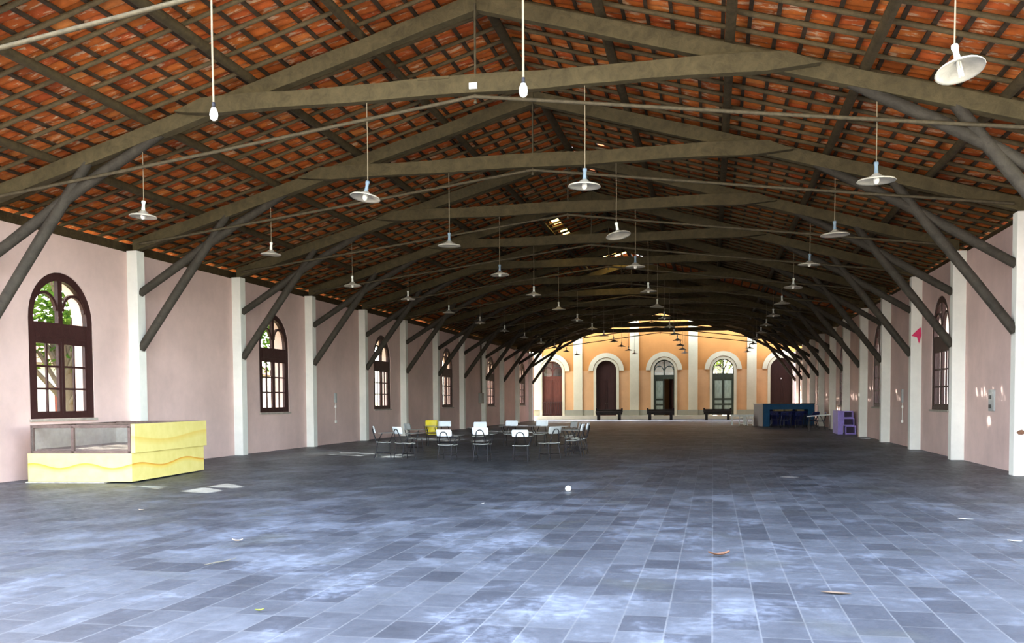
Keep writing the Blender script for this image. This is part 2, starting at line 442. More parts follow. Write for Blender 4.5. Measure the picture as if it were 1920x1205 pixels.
for y in range(jcol(34.4),jcol(35.6)): gone.add((-1,y,4))
for m,ya,yb in ((0,42.4,43.7),(1,42.1,43.6),(2,42.1,43.2),(3,42.2,42.9),(4,42.2,42.6)):
    for y in range(jcol(ya),jcol(yb)): gone.add((-1,y,m))
slit=set()
for m,ya,yb in ((0,42.9,44.5),(1,43.4,44.5),(2,43.9,44.4)):
    for y in range(jcol(ya),jcol(yb)): gone.add((1,y,m))
for m in (1,2,3): slit.add((1,jcol(41.3),m))
for sg in (-1,1):
    mb=MB(); cv=MB()
    for j in range(NC):
        for m in range(NK):
            key=(sg,j,m)
            if key in gone: continue
            y0=Y0+j*TP; jz=random.uniform(-.010,.008); tw=random.uniform(-.006,.006)
            vs=[]
            for r,(ss,dz) in enumerate(((0,0),(.5,.008),(1.12,.018))):
                s=max(0,(m+ss)*TC+ (0 if m==0 else random.uniform(-.012,.012)))
                for k in range(SEG+1):
                    t=k/SEG
                    z=slope(8.245,s)-.066*math.sin(PI*t)**.85+dz+jz+tw*(r-1)
                    vs.append((CX+sg*s, y0+t*TP, z))
            fs=[]
            for r in range(2):
                for k in range(SEG):
                    if (sg,j,m,r,k) in small or (key in slit and r==0): continue
                    a=r*(SEG+1)+k; fs.append((a,a+1,a+SEG+2,a+SEG+1))
            mb.add(vs,fs,True)
            if key in cover_gone or key in slit: continue
            zc=.075
            cv.add([(CX+sg*(m+e)*TC, y0+t*TP, slope(8.245,(m+e)*TC)+zc) for e,t in ((0,0),(1.03,0),(1.03,1),(0,1))],[(0,1,2,3)])
    if sg<0:
        ceiling=mb.obj('ceiling',M['tile'],kind='structure')
        cv.obj('cover_tiles',M['tile'],ceiling)
    else:
        mb.obj('tile_slope',M['tile'],ceiling); cv.obj('cover_tiles',M['tile'],ceiling)
# ridge capping (gaps where the ridge has lost its mortar are the open tiles beside it)
for i in range(0):
    pass
rc=MB()
for j in range(0,NC,2):
    y=Y0+j*TP
    if any((sg,jj,0) in cover_gone for sg in (-1,1) for jj in (j-1,j,j+1,j+2)): continue
    rc.prism([(-.16,8.27),(-.1,8.34),(0,8.37),(.1,8.34),(.16,8.27),(.12,8.27),(0,8.33),(-.12,8.27)],lambda a,b,d:(CX+a,d,b),y,y+2*TP*1.02)
rc.obj('ridge_tiles',M['tile'],ceiling)
for sg in (-1,1):
    for m in range(1,NK+1):
        s=m*TC
        MB().prism([(s-.028,slope(8.16,s-.028)),(s+.028,slope(8.16,s+.028)),(s+.028,slope(8.19,s+.028)),(s-.028,slope(8.19,s-.028))],
                   lambda a,b,d:(CX+sg*a,d,b),Y0,Y1).obj('tile_batten',M['batten'],ceiling)
# translucent sheets laid over broken places
def sheet(y0,y1,s0,s1):
    b=MB(); n=int((y1-y0)/.05)
    vs=[]
    for s in (s0,s1):
        for k in range(n+1): vs.append((CX-s,y0+(y1-y0)*k/n,slope(8.245,s)+.10+.02*math.sin(k*1.3)))
    b.add(vs,[(k,k+1,n+2+k,n+1+k) for k in range(n)],True); return b
tag(sheet(31.3,35.9,1.35,2.15).obj('roof_sheet',M['fibre']),'yellowed translucent roof sheet over the long gap of missing tiles left of the ridge','roof sheet')
tag(sheet(41.9,44.8,.2,1.75).obj('roof_sheet',M['fibre']),'yellowed translucent roof sheet over the broken patch further in, beside the bright ridge gap','roof sheet')

# roof poles (one every .635 m on each slope)
def pole_mesh(sg):
    n=9; pts=[]; w=random.uniform(-.02,.02)
    for k in range(n):
        s=.05+11.3*k/(n-1)
        pts.append((sg*s, w*math.sin(k*.9)+random.uniform(-.008,.008), slope(8.118,s)))
    return MB().tube(pts,[.041*random.uniform(.9,1.06) for _ in pts],6,.08).mesh('roof_pole',M['pole'])
for sg,lab,grp in ((-1,'thin rough roof pole running up the left slope under the clay tiles','roof poles of the left slope'),
                   (1,'thin rough roof pole running up the right slope under the clay tiles','roof poles of the right slope')):
    var=[pole_mesh(sg) for _ in range(5)]
    k=0; y=Y0+.2
    while y<Y1:
        if (sg>0 and 42.7<y<44.7) or (sg<0 and 42.4<y<43.1): y+=PS; k+=1; continue      # poles lost where the roof is broken
        o=bpy.data.objects.new('roof_pole',var[k%5]); C.objects.link(o); o.location=(CX,y,0); tag(o,lab,'roof pole',grp); k+=1; y+=PS
# purlins
ordn=['','first','second','third','fourth','fifth','sixth','seventh','eighth','ninth','tenth','eleventh','twelfth','thirteenth','fourteenth','fifteenth']
for sg in (-1,1):
    for q,s in enumerate((1.95,3.9,5.85,7.75)):
        pts=[(CX+sg*s+random.uniform(-.015,.015), Y0+(Y1-Y0)*k/40, slope(7.998,s)+random.uniform(-.008,.008)) for k in range(41)]
        o=MB().tube(pts,[.078*random.uniform(.94,1.05) for _ in pts],8,.05).obj('purlin',M['purlin'])
        tag(o,'%s long timber purlin below the ridge on the %s roof slope'%(ordn[q+1],'left' if sg<0 else 'right'),'purlin','purlins')
pts=[(CX,Y0+(Y1-Y0)*k/40,8.0+random.uniform(-.008,.008)) for k in range(41)]
tag(MB().tube(pts,.085,8,.05).obj('ridge_beam',M['purlin']),'dark ridge beam along the peak of the tiled roof','ridge beam')

# ------------------------------------------------------------------ trusses
def beam_path(mb,pts,h,w,y):
    """squared timber through (s,z) lower-edge points; h tall, w thick, centred on y"""
    n=len(pts); vs=[]
    for k,(s,z) in enumerate(pts):
        j=lambda a=.008: random.uniform(-a,a)
        vs+=[(s,y-w/2+j(),z+j()),(s,y+w/2+j(),z+j()),(s,y+w/2+j(),z+h+j(.012)),(s,y-w/2+j(),z+h+j(.012))]
    fs=[(0,1,2,3),(4*n-1,4*n-2,4*n-3,4*n-4)]
    for k in range(n-1):
        a=4*k; b=a+4
        for e in range(4): fs.append((a+e,b+e,b+(e+1)%4,a+(e+1)%4))
    mb.add(vs,fs); return mb
def make_truss():
    t=thing('roof_truss',(CX,ty(2),0))
    for sg in (-1,1):
        pts=[(sg*(.0+9.40*k/14), slope(7.655,9.40*k/14)) for k in range(15)]
        beam_path(MB(),pts,.262,.19,0).obj('principal_rafter',M['beam'],t,bevel=.012)
    lo=[(-5.22,6.385),(-4.9,6.34)]+[(-4.4+8.8*k/16, 6.31+.012*math.sin(k*1.1)+random.uniform(-.008,.008)) for k in range(17)]+[(4.9,6.335),(5.20,6.36)]
    hi=[(4.72,6.565)]+[(4.2-8.4*k/16, 6.582+.014*math.sin(k*.8+1)+random.uniform(-.008,.008)) for k in range(17)]+[(-4.72,6.575)]
    MB().prism(lo+hi,lambda a,b,d:(a,d,b),-.27,-.095).obj('collar_beam',M['beam'],t,bevel=.01)
    for sg in (-1,1):
        A=[(9.28,4.02),(8.4,4.56),(7.6,5.05),(6.8,5.50),(6.02,5.90),(5.62,6.12)]
        MB().tube([(sg*a,.0,b) for a,b in A],[.092,.098,.100,.096,.088,.08],10,.05).obj('knee_brace',M['log'],t)
        B=[(9.28,2.74),(8.6,3.66),(7.9,4.58),(7.5,5.10),(7.2,5.51),(7.03,5.73)]
        MB().tube([(sg*a,-.02,b) for a,b in B],[.096,.102,.104,.100,.090,.08],10,.05).obj('knee_brace',M['log'],t)
    MB().tube([(0,-.18,7.72),(0,-.18,6.17)],.018,8).lathe([(0,6.165),(.03,6.165),(.03,6.2),(.0,6.2)],6,Matrix.Translation((0,-.18,0))).obj('king_rod',M['iron'],t)
    pts=[(s,-.125-.12*max(0,1-abs(s)/5), 6.255-.122*abs(s)) for s in (-9.2,-7,-4.5,-2.2,0,2.2,4.5,7,9.2)]
    MB().tube(pts,.030,8).obj('tie_rod',M['iron'],t)
    return t
truss0=make_truss()
for i in range(2,15):
    o=truss0 if i==2 else dup(truss0,(CX,ty(i),0))
    if i==2: lab='nearest timber roof truss, only its rafter and tie rod showing at the top left edge'
    elif i==14: lab='last timber roof truss at the far roof end, before the ochre facade'
    else: lab='%s timber roof truss from the entrance with full collar beam and crossed knee braces'%ordn[i-2]
    tag(o,lab,'roof truss','timber roof trusses')
    if i==3:
        MB().box((-.92,-.285,6.555),(-.40,-.10,6.60)).obj('splice_block',M['beam'],o,bevel=.006)
        MB().box((-.075,-.30,6.36),(.055,-.272,6.455)).obj('tag_plate',M['paper'],o,label='small white plate on the collar beam')

# ------------------------------------------------------------------ pendant lamps
def make_lamp(kind='shade',sock='porcelain',D=.5,cordlen=1.3,bulb=True):
    """origin at the top of the cord"""
    t=thing('pendant_lamp')
    L=cordlen
    MB().tube([(0,0,0),(0.004,0,-L*.5),(0,0,-L)],.008 if kind!='bulb' else .012,6).obj('cord',M['cord'],t)
    if kind=='bulb':
        MB().lathe([(0,-L+.01),(.018,-L),(.02,-L-.06),(.0,-L-.062)],10).obj('socket',M['dark'],t)
        MB().lathe([(.0,-L-.055),(.024,-L-.06),(.042,-L-.10),(.047,-L-.14),(.04,-L-.18),(.018,-L-.20),(0,-L-.203)],14).obj('bulb',M['bulb'],t)
        return t
    R=D/2
    MB().lathe([(0,-L+.005),(.032,-L),(.036,-L-.03),(.026,-L-.06),(.026,-L-.1),(.034,-L-.17),(.0,-L-.171)],12).obj('socket',M[sock],t)
    prof=[(.03,-L-.165),(.05,-L-.175),(.085,-L-.205),(R*.62,-L-.235),(R*.93,-L-.255),(R,-L-.275),(R*.985,-L-.282),(R*.92,-L-.265),(R*.6,-L-.243),(.075,-L-.212),(.03,-L-.18)]
    MB().lathe(prof,24).obj('lamp_shade',M['enamel'],t)
    if bulb=='tube':
        for a in range(3):
            x=.018*math.cos(a*2.1); y=.018*math.sin(a*2.1)
            MB().tube([(x,y,-L-.17),(x,y,-L-.34)],.009,8).obj('lamp_tube',M['bulb'],t)
    elif bulb:
        MB().lathe([(0,-L-.19),(.02,-L-.2),(.04,-L-.24),(.043,-L-.27),(.03,-L-.31),(0,-L-.322)],12).obj('bulb',M['bulb'],t)
    return t
protos={}
def lamp(kind,sock,D,L,bulb):
    k=(kind,sock,D,L,bulb)
    if k not in protos: protos[k]=make_lamp(*k); return protos[k],True
    return protos[k],False
rowx=[(-9.66,'row nearest the left wall',.47),(-5.48,'row left of the king rods',.50),(-1.94,'row right of the king rods',.51),(2.33,'row nearest the right wall',.56)]
rim={(0,3):4.72,(0,5):4.66,(3,2):4.61,(3,3):4.68,(3,4):4.70,(2,5):4.88,(2,4):4.84}
tilt={(3,2):(-.24,-.14),(1,3):(-.12,.13),(2,4):(-.14,-.17),(0,3):(-.02,.05),(0,4):(0,.05),(3,4):(.0,-.03),(2,10):(.05,-.1)}
for r,(x,rowlab,D) in enumerate(rowx):
    for i in range(2,15):
        if i==2 and r==0: continue
        s=abs(x-CX); y=ty(i)-.20
        top=(slope(7.655,s)+.02, ty(i)-.0)[0] if r in (0,3) else 6.315
        yy=ty(i) if r in (0,3) else ty(i)-.18
        zr=rim.get((r,i),4.79)
        kind='bulb' if (i==2 and r in (1,2)) else 'shade'
        L=round(top-zr-(.27 if kind=='shade' else .06),2)
        sock='bluesock' if (r in (1,2,3) and i in (3,4,5) and (r,i)!=(2,4)) else 'porcelain'
        bulb='tube' if (r,i)==(3,2) else (i%3!=1 or (r,i)==(0,3))
        o,new=lamp(kind,sock,.46 if (r,i)==(3,2) else D,L,bulb)
        if not new: o=dup(o,(x,yy,top))
        o.location=(x-.06 if (r,i)==(3,2) else x,yy,top)
        tl=tilt.get((r,i),(random.uniform(-.04,.04),random.uniform(-.05,.05)))
        o.rotation_euler=(0,0,random.uniform(0,6))
        for ch in o.children:
            if ch.name.startswith('lamp_shade') or ch.name.startswith('lamp_tube'):
                ch.rotation_euler=(0,0,0)
        if kind=='bulb': lab='bare white bulb on a cord at the nearest truss, %s'%rowlab
        else:
            pos='nearest' if i==2 else ('last' if i==14 else ordn[i-2])
            lab='white enamel pendant lamp at the %s truss, %s'%(pos,rowlab)
        tag(o,lab,'lamp','pendant lamps')
        # a hanging lamp leans: swing the shade and socket about the cord end
        if kind=='shade':
            o.rotation_euler=(0,0,0)
            for ch in o.children:
                if not ch.name.startswith('cord'):
                    Mx=Matrix.Translation((0,0,-L))@Matrix.Rotation(tl[0],4,'X')@Matrix.Rotation(tl[1],4,'Y')@Matrix.Translation((0,0,L))
                    ch.matrix_local=Mx

# ------------------------------------------------------------------ station front beyond the gap
DX=[-12.49,-8.19,-3.71,.76,5.05]
DHW,DSILL,DSPR=.80,.28,3.80
FL,FR=-13.95,12.0
ops=[(c,DHW+.02,DSILL,DSPR) for c in DX]+[(9.5,DHW+.02,DSILL,DSPR)]
facade=arched_wall('wall_end',lambda a,z,d:(a,YF+d,z),0,.45,FL,FR,0,9.4,ops,M['ochre'])
for k,x in enumerate([-10.42,-5.99,-1.5,2.88,7.3]):
    MB().box((x-.35,YF-.10,.72),(x+.35,YF+.01,9.4)).obj('pilaster',M['cream'],facade,bevel=.01)
    MB().box((x-.37,YF-.13,.28),(x+.37,YF+.01,.72)).obj('pilaster_base',M['dado'],facade,bevel=.01)
MB().box((FL,YF-.10,.72),(-13.32,YF+.01,9.4)).obj('pilaster',M['cream'],facade)
edges=[FL]+[v for c in DX for v in (c-DHW-.22,c+DHW+.22)]+[FR]
for a,b in zip(edges[0::2],edges[1::2]):
    MB().box((a,YF-.06,.28),(b,YF+.01,.71)).obj('dado',M['dado'],facade)
MB().box((FL,YF-.45,0),(FR,YF+.44,.278)).obj('kerb_step',M['step'],facade,bevel=.015)
fnf=lambda a,z,d:(a,YF+d,z)
for c in DX:
    MB().band(arch_pts(c,1.385,DSPR,24),arch_pts(c,1.03,DSPR,24),fnf,-.12,.01).obj('arch_hood',M['cream'],facade)
    o_=[(c-1.0,.285)]+arch_pts(c,1.0,DSPR,24)+[(c+1.0,.285)]; i_=[(c-DHW,.285)]+arch_pts(c,DHW,DSPR,24)+[(c+DHW,.285)]
    MB().band(o_,i_,fnf,-.07,.10).obj('door_surround',M['cream'],facade)
def door(n,c,leafmat,framemat,fan='solid',open_right=False,panels=True):
    d=thing('door_%d'%n,(c,YF+.2,0),kind='structure'); fn=lambda a,z,q:(a,q,z)
    hw=DHW+.016
    f=MB(); f.band([(-hw,.29)]+arch_pts(0,hw,DSPR)+[(hw,.29)],[(-hw+.09,.29)]+arch_pts(0,hw-.09,DSPR)+[(hw-.09,.29)],fn,-.02,.10)
    f.prism([(-hw+.09,3.10),(hw-.09,3.10),(hw-.09,3.42 if n!=4 else 3.5),(-hw+.09,3.42 if n!=4 else 3.5)],fn,0,.09)
    f.obj('door_frame',M[framemat],d)
    iw=hw-.09; zb=3.42 if n!=4 else 3.5
    if fan=='solid':
        MB().prism([(-iw,zb),(iw,zb)]+list(reversed(arch_pts(0,iw,DSPR))),fn,.03,.06).obj('arched_panel',M[leafmat],d)
    else:
        t=MB(); t.prism([(-.045,zb),(.045,zb),(.045,DSPR+iw-.003),(-.045,DSPR+iw-.003)],fn,.01,.08)
        for s in (-1,1):
            cc=s*(iw+.045)/2; r=(iw-.045)/2; t.band(arch_pts(cc,r,3.80,12),arch_pts(cc,r-.06,3.80,12),fn,.015,.075)
        t.obj('fanlight_tracery',M[framemat],d)
        MB().prism([(-iw,zb),(iw,zb)]+list(reversed(arch_pts(0,iw,DSPR))),fn,.04,.044).obj('glass_pane',M['glass' if fan=='open' else 'dusty'],d)
    for s in (-1,1):
        l=MB(); a0,a1=(0.004,iw) if s>0 else (-iw,-.004)
        W=a1-a0; pn=MB()
        l.box((0,0.02,.295),(W,.06,3.112))
        for za,zb2 in ((.45,1.05),(1.18,1.45),(1.6,2.95)):
            pn.box((.10,.005,za),(W-.10,.0202,zb2)); pn.box((.14,-.005,za+.04),(W-.14,.0052,zb2-.04))
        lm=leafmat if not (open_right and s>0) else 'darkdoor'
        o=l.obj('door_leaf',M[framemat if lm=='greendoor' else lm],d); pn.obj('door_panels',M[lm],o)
        o.location=(a0,0,0)
        if open_right and s>0:
            o.location=(a1,.05,0); o.rotation_euler=(0,0,PI-1.15); 
        MB().lathe([(0,0),(.03,0),(.03,.03),(0,.05)],10,Matrix.Translation((W-.06 if s<0 else .06,0,1.25))@Matrix.Rotation(PI/2,4,'X')).obj('door_knob',M['iron'],o)
        if s<0: MB().box((W-.02,-.015,.6),(W+.02,.021,3.0)).obj('meeting_strip',M[framemat],o)
    return d
d1=door(1,DX[0],'redwood','redwood','dusty')
g=MB(); 
for k in range(11):
    x=-.74+k*.148; g.box((x-.025,-.30,.30),(x+.025,-.27,1.40))
g.box((-.79,-.31,1.30),(.79,-.26,1.36)); g.box((-.79,-.31,.42),(.79,-.26,.48))
gate=g.obj('door_gate',M['darkdoor']); gate.location=(DX[0],YF+.2,0); tag(gate,'low red-brown slatted gate standing across the leftmost facade doorway','gate')
door(2,DX[1],'darkdoor','darkdoor'); door(3,DX[2],'greendoor','greenframe','dusty',True); door(4,DX[3],'greendoor','greenframe','open'); door(5,DX[4],'darkdoor','darkdoor')
# rooms behind the front
rm=MB(); rm.box((FL,YF+6,-.2),(-1.4,YF+6.2,6.2)).box((FL,YF+.45,5.6),(-1.4,YF+6,5.75)).box((-1.5,YF+.45,-.2),(-1.35,YF+6,5.6)).box((FL-.15,YF+.45,-.2),(FL,YF+6,5.6)).box((FL,YF+.45,-.2),(-1.4,YF+6,.25))
rm.obj('wall_back',M['ochre'],kind='structure')

# ------------------------------------------------------------------ display case by the left wall
case=thing('display_case',(-12.60,15.262,0),math.radians(5.6),'low yellow display case with dusty glass front under the first left window','display case')
W_,D_=2.07,3.03
MB().box((-.02,-.06,0),(1.55,.4,.028)).obj('plinth_slab',M['slab'],case,bevel=.008)
MB().box((0,.0,.028),(W_,D_,.555)).obj('base_cabinet',M['yellow'],case,bevel=.006)
MB().box((W_-.02,.02,.56),(W_+.06,D_+.03,1.10)).obj('side_panel',M['yellow'],case,bevel=.006)
MB().box((.06,.03,.56),(.10,D_,1.07)).obj('end_panel',M['greyboard'],case)
MB().box((.06,D_-.06,.56),(W_-.02,D_-.02,1.07)).obj('back_board',M['greyboard'],case)
f=MB()
for x in (.05,.86,W_-.09): f.box((x,.03,.56),(x+.055,.085,1.06))
f.box((.05,.03,.56),(W_-.03,.085,.60)); f.box((.05,.03,1.03),(W_-.03,.085,1.085))
f.box((.05,.085,1.045),(.11,D_-.02,1.085)); f.box((W_-.10,.085,1.06),(W_-.02,D_-.02,1.10)); f.box((.11,D_-.08,1.05),(W_-.10,D_-.02,1.10)); f.box((.11,1.45,1.05),(W_-.10,1.51,1.085))
f.obj('glazing_frame',M['casewood'],case)
MB().box((.10,.055,.60),(W_-.09,.059,1.03)).obj('glass_pane',M['dusty'],case,kind='thing')
MB().box((.11,.09,1.064),(W_-.10,D_-.08,1.068)).obj('top_glass',M['glass'],case)
MB().box((.12,.1,.60),(W_-.05,D_-.08,.63)).obj('inner_shelf',M['casewood'],case)
bx=MB().box((1.45,1.5,.64),(1.93,2.2,1.0)).obj('inner_box',M['caseliner'],case)

# ------------------------------------------------------------------ school armchairs
def make_chair(back='wplast',seat='dseat',tab='tablet',tall=False):
    """faces +y, origin on the floor under the seat centre"""
    t=thing('tablet_armchair'); T=M['tubeb']
    s=MB(); n=8
    for k in range(1): pass
    vs=[]
    for a in range(n+1):
        y=-.19+.38*a/n; dz=.018*math.cos(a/n*PI*2)*.5+(-.015 if a>n-2 else 0)
        for x in (-.20,-.1,0,.1,.20): vs.append((x,y,.425+dz-.012*math.cos(x/.2*PI/2)))
    top=len(vs); vs2=[(x,y,z-.014) for x,y,z in vs]
    fs=[]
    for a in range(n):
        for b in range(4):
            i=a*5+b; fs.append((i,i+1,i+6,i+5)); fs.append((top+i,top+i+5,top+i+6,top+i+1))
    rim=[b for b in range(5)]+[a*5+4 for a in range(1,n+1)]+[n*5+b for b in (3,2,1,0)]+[a*5 for a in range(n-1,0,-1)]
    for k in range(len(rim)): p,q=rim[k],rim[(k+1)%len(rim)]; fs.append((p,top+p,top+q,q))
    s.add(vs+vs2,fs,False); s.obj('seat',M[seat],t)
    zt,zb=(.84,.655) if not tall else (.86,.46)
    b=MB(); vs=[]; m=8
    for r,(z,yy) in enumerate(((zb,-.215),(zb+.03,-.222),((zt+zb)/2,-.235),(zt-.03,-.252),(zt,-.258))):
        for k in range(m+1):
            x=-.205+.41*k/m; ins=.02 if r in (0,4) else 0
            x*=1-ins/.205*(1 if abs(k-m/2)==m/2 else 0)
            vs.append((x,yy-.03*math.cos(x/.205*PI/2)+.015,z))
    tp=len(vs); vs2=[(x,y-.016,z) for x,y,z in vs]; fs=[]
    for r in range(4):
        for k in range(m):
            i=r*(m+1)+k; fs.append((i,i+1,i+m+2,i+m+1)); fs.append((tp+i,tp+i+m+1,tp+i+m+2,tp+i+1))
    rim=list(range(m+1))+[r*(m+1)+m for r in range(1,5)]+[4*(m+1)+k for k in range(m-1,-1,-1)]+[r*(m+1) for r in range(3,0,-1)]
    for k in range(len(rim)): p,q=rim[k],rim[(k+1)%len(rim)]; fs.append((p,tp+p,tp+q,q))
    b.add(vs+vs2,fs,True); b.obj('backrest',M[back],t)
    R=.0125
    # hoop that carries the backrest
    hp=[(-.15,-.17,.405),(-.14,-.21,.50),(-.10,-.262,.66)]+[(.09*math.sin(a),-.278,.70+.075*math.cos(a)) for a in (-1.4,-.9,-.45,0,.45,.9,1.4)]+[(.10,-.262,.66),(.14,-.21,.50),(.15,-.17,.405)]
    MB().tube(hp,R,7).obj('back_hoop',T,t)
    for sx in (-1,1):
        for sy in (-1,1):
            MB().tube([(sx*.165,sy*.15,.40),(sx*.185,sy*(.19 if sy>0 else .23),.0)],R,7).obj('leg',T,t)
    f=MB()
    rl=MB()
    for sx in (-1,1): f.tube([(sx*.165,-.17,.405),(sx*.165,.17,.405)],R,6); rl.tube([(sx*.177,-.20,.14),(sx*.177,.178,.14)],.009,6)
    for sy in (-1,1): f.tube([(-.165,sy*.15,.405),(.165,sy*.15,.405)],R,6)
    rl.tube([(-.177,-.0,.14),(.177,-.0,.14)],.009,6)
    f.obj('seat_frame',T,t); rl.obj('foot_rail',T,t)
    # writing board on the right arm
    poly=[(.17,-.10),(.235,-.13),(.30,-.08),(.31,.10),(.30,.40),(.22,.44),(-.06,.43),(-.09,.36),(.06,.27),(.15,.16)]
    MB().prism(poly,lambda a,b,d:(a,b,d+.02*(b+.1)),.655,.672).obj('writing_board',M[tab],t)
    MB().tube([(.175,.15,.405),(.24,.22,.56),(.235,.25,.652)],R,7).obj('arm_support',T,t)
    MB().tube([(.17,-.15,.405),(.245,-.08,.56),(.245,-.03,.652)],R,7).obj('arm_support',T,t)
    return t
def facing(fx,fy): return math.atan2(fy,fx)-PI/2
chair_a=make_chair(); chair_g=make_chair('gplast','dseat','tablet')
def put(proto,used,x,y,f,label,group,sc_=1):
    o=proto if not used else dup(proto,(x,y,0))
    o.location=(x,y,0); o.rotation_euler=(0,0,facing(*f)); o.scale=(1,1,sc_); tag(o,label,'chair',group); return o
GC='white school armchairs in a ring'
F=[('a',-8.55,23.55,(1,.35),'white-backed tablet armchair at the left end of the ring, turned side-on',1),
   ('a',-7.78,23.05,(.62,.8),'white-backed tablet armchair second from the left of the ring, back to the entrance',1),
   ('g',-8.55,26.2,(1,-.15),'grey-backed tablet armchair on the left of the ring beside a white pilaster',1),
   ('a',-8.55,29.4,(.3,-1),'white tablet armchair facing the entrance beside the yellow chair',1),
   ('a',-6.55,22.75,(.12,1),'white-backed armchair of the near row, left of the middle one',.93),
   ('a',-5.62,22.65,(0,1),'white-backed armchair in the middle of the near row, back straight to the camera',1),
   ('a',-7.05,28.0,(.1,-1),'white armchair facing the entrance, partly hidden behind the middle near chair',1),
   ('a',-6.5,30.0,(0,-1),'white armchair of the far row facing the entrance, left of the far pair',1),
   ('a',-4.62,22.55,(-.12,1),'white-backed armchair of the near row, right of the middle one',.93),
   ('a',-5.5,30.0,(-.05,-1),'white armchair of the far row facing the entrance, right of the far pair',1),
   ('g',-4.05,23.35,(-.75,.65),'grey-backed armchair at the right of the near row, turned to the left',1),
   ('g',-4.35,28.3,(-.8,-.6),'grey armchair at the back right of the ring with writing board forward',1),
   ('g',-4.0,26.75,(-1,-.2),'grey armchair on the right of the ring seen from the side, behind the edge-on pair',1),
   ('a',-3.62,24.75,(-1,.05),'nearer of the two armchairs seen edge-on at the right end of the ring',1.03),
   ('a',-3.62,25.75,(-1,0),'farther of the two armchairs seen edge-on at the right end of the ring',1.03)]
ua=ug=False
for k,x,y,f_,lab,s_ in F:
    if k=='a': put(chair_a,ua,x,y,f_,lab,GC,s_); ua=True
    else: put(chair_g,ug,x,y,f_,lab,GC,s_); ug=True
cy_=make_chair('yplast','yplast','tablet',True); put(cy_,False,-9.12,29.9,(.5,-1),'yellow plastic-backed armchair at the back left of the ring',GC)

# ------------------------------------------------------------------ furniture at the far right
def bench_at(x,y,label):
    t=thing('bench',(x,y,0),0,label,'bench','black benches before the facade')
    MB().box((-1.0,-.22,.56),(1.0,.22,.66)).obj('seat',M['bench'],t,bevel=.015)
    MB().box((-.98,-.20,.42),(.98,-.15,.565)).box((-.98,.15,.42),(.98,.20,.565)).obj('apron',M['bench'],t)
    MB().box((-1.0,.17,.66),(1.0,.24,.80)).obj('back_rail',M['bench'],t,bevel=.01)
    for sx in (-1,1):
        for yy in (-.16,.16): MB().box((sx*.78-.10,yy-.06,0),(sx*.78+.10,yy+.06,.565)).obj('leg',M['bench'],t)
        MB().box((sx*.95-.06,.15,.6),(sx*.95+.06,.26,.88)).obj('end_post',M['bench'],t)
    return t
b0=bench_at(-7.62,70.2,'black wooden bench before the dark closed second facade door')
for x,l in ((-3.80,'black wooden bench before the half-open middle facade door'),(.32,'black wooden bench before the faded green double door')):
    dup(b0,(x,70.2,0),0,l)
def white_table():
    t=thing('play_table',(1.42,55.6,0),0,'small white painted table left of the blue stall','table')
    MB().box((-.39,-.30,.575),(.39,.30,.61)).obj('tabletop',M['wpaint'],t,bevel=.006)
    MB().box((-.36,-.26,.50),(.36,.26,.575)).obj('apron',M['wpaint'],t)
    for sx in (-1,1):
        for sy in (-1,1): MB().box((sx*.34-.035,sy*.25-.035,0),(sx*.34+.035,sy*.25+.035,.575)).obj('leg',M['wpaint'],t)
white_table()
t=dup([o for o in C.objects if o.name=='play_table'][0],(2.20,55.75,0),0,'second small white painted table, hard against the blue stall')
def small_chair():
    t=thing('play_chair',(1.62,54.95,0),0,'small white slatted chair before the left white table','chair','small white chairs')
    MB().box((-.15,-.15,.30),(.15,.15,.325)).obj('seat',M['wpaint'],t)
    for sx in (-1,1):
        MB().box((sx*.14-.02,-.15,0),(sx*.14+.02,-.11,.60)).obj('leg',M['wpaint'],t); MB().box((sx*.14-.02,.11,0),(sx*.14+.02,.15,.30)).obj('leg',M['wpaint'],t)
    for z in (.40,.52): MB().box((-.13,-.14,z),(.13,-.12,z+.07)).obj('back_slat',M['wpaint'],t)
    MB().box((-.13,-.14,.1),(.13,-.12,.15)).obj('stretcher',M['wpaint'],t)
    return t
c0=small_chair()
dup(c0,(2.08,54.95,0),0,'small white slatted chair between the two white tables'); dup(c0,(2.48,54.8,0),0,'small white slatted chair nearest the blue stall')
st=thing('stall',(2.70,52.9,0),.27,'blue painted stall counter with brown left side and dark top','stall')
MB().box((0,0,0),(.35,.04,1.20)).obj('front_post',M['bluep'],st); MB().box((2.5,0,0),(2.80,.04,1.20)).obj('front_post',M['bluep'],st)
MB().box((.35,0,.93),(2.5,.04,1.20)).obj('front_board',M['bluep'],st)
MB().box((-.03,0,0),(0,1.6,1.2)).obj('side_board',M['brownp'],st); MB().box((2.80,0,0),(2.83,1.6,1.2)).obj('side_board',M['bluep'],st)
MB().box((-.05,-.04,1.20),(2.85,1.65,1.24)).obj('counter_top',M['dark'],st); MB().box((0,1.5,0),(2.8,1.54,1.2)).obj('back_board',M['navy'],st)
MB().box((0,.05,.80),(2.8,1.5,.83)).obj('shelf',M['navy'],st)
for k,(x,w,h) in enumerate(((3.35,.5,.09),(3.95,.42,.10),(4.62,.4,.08))):
    ct=MB().box((0,.10,.835),(w,.42,.835+h)).obj('carton',M['straw'],bevel=.01); ct.rotation_euler=(0,0,.27)
    ct.location=(2.70+(x-2.7)*math.cos(.27),52.9+(x-2.7)*math.sin(.27),0)
    tag(ct,['straw-coloured bundle on the stall shelf, left of three','straw-coloured bundle on the stall shelf, middle of three','straw-coloured bundle on the stall shelf, right of three'][k],'bundle','bundles on the stall shelf')
dc=make_chair('navy','navy','navy'); dc.name='school_desk_chair'
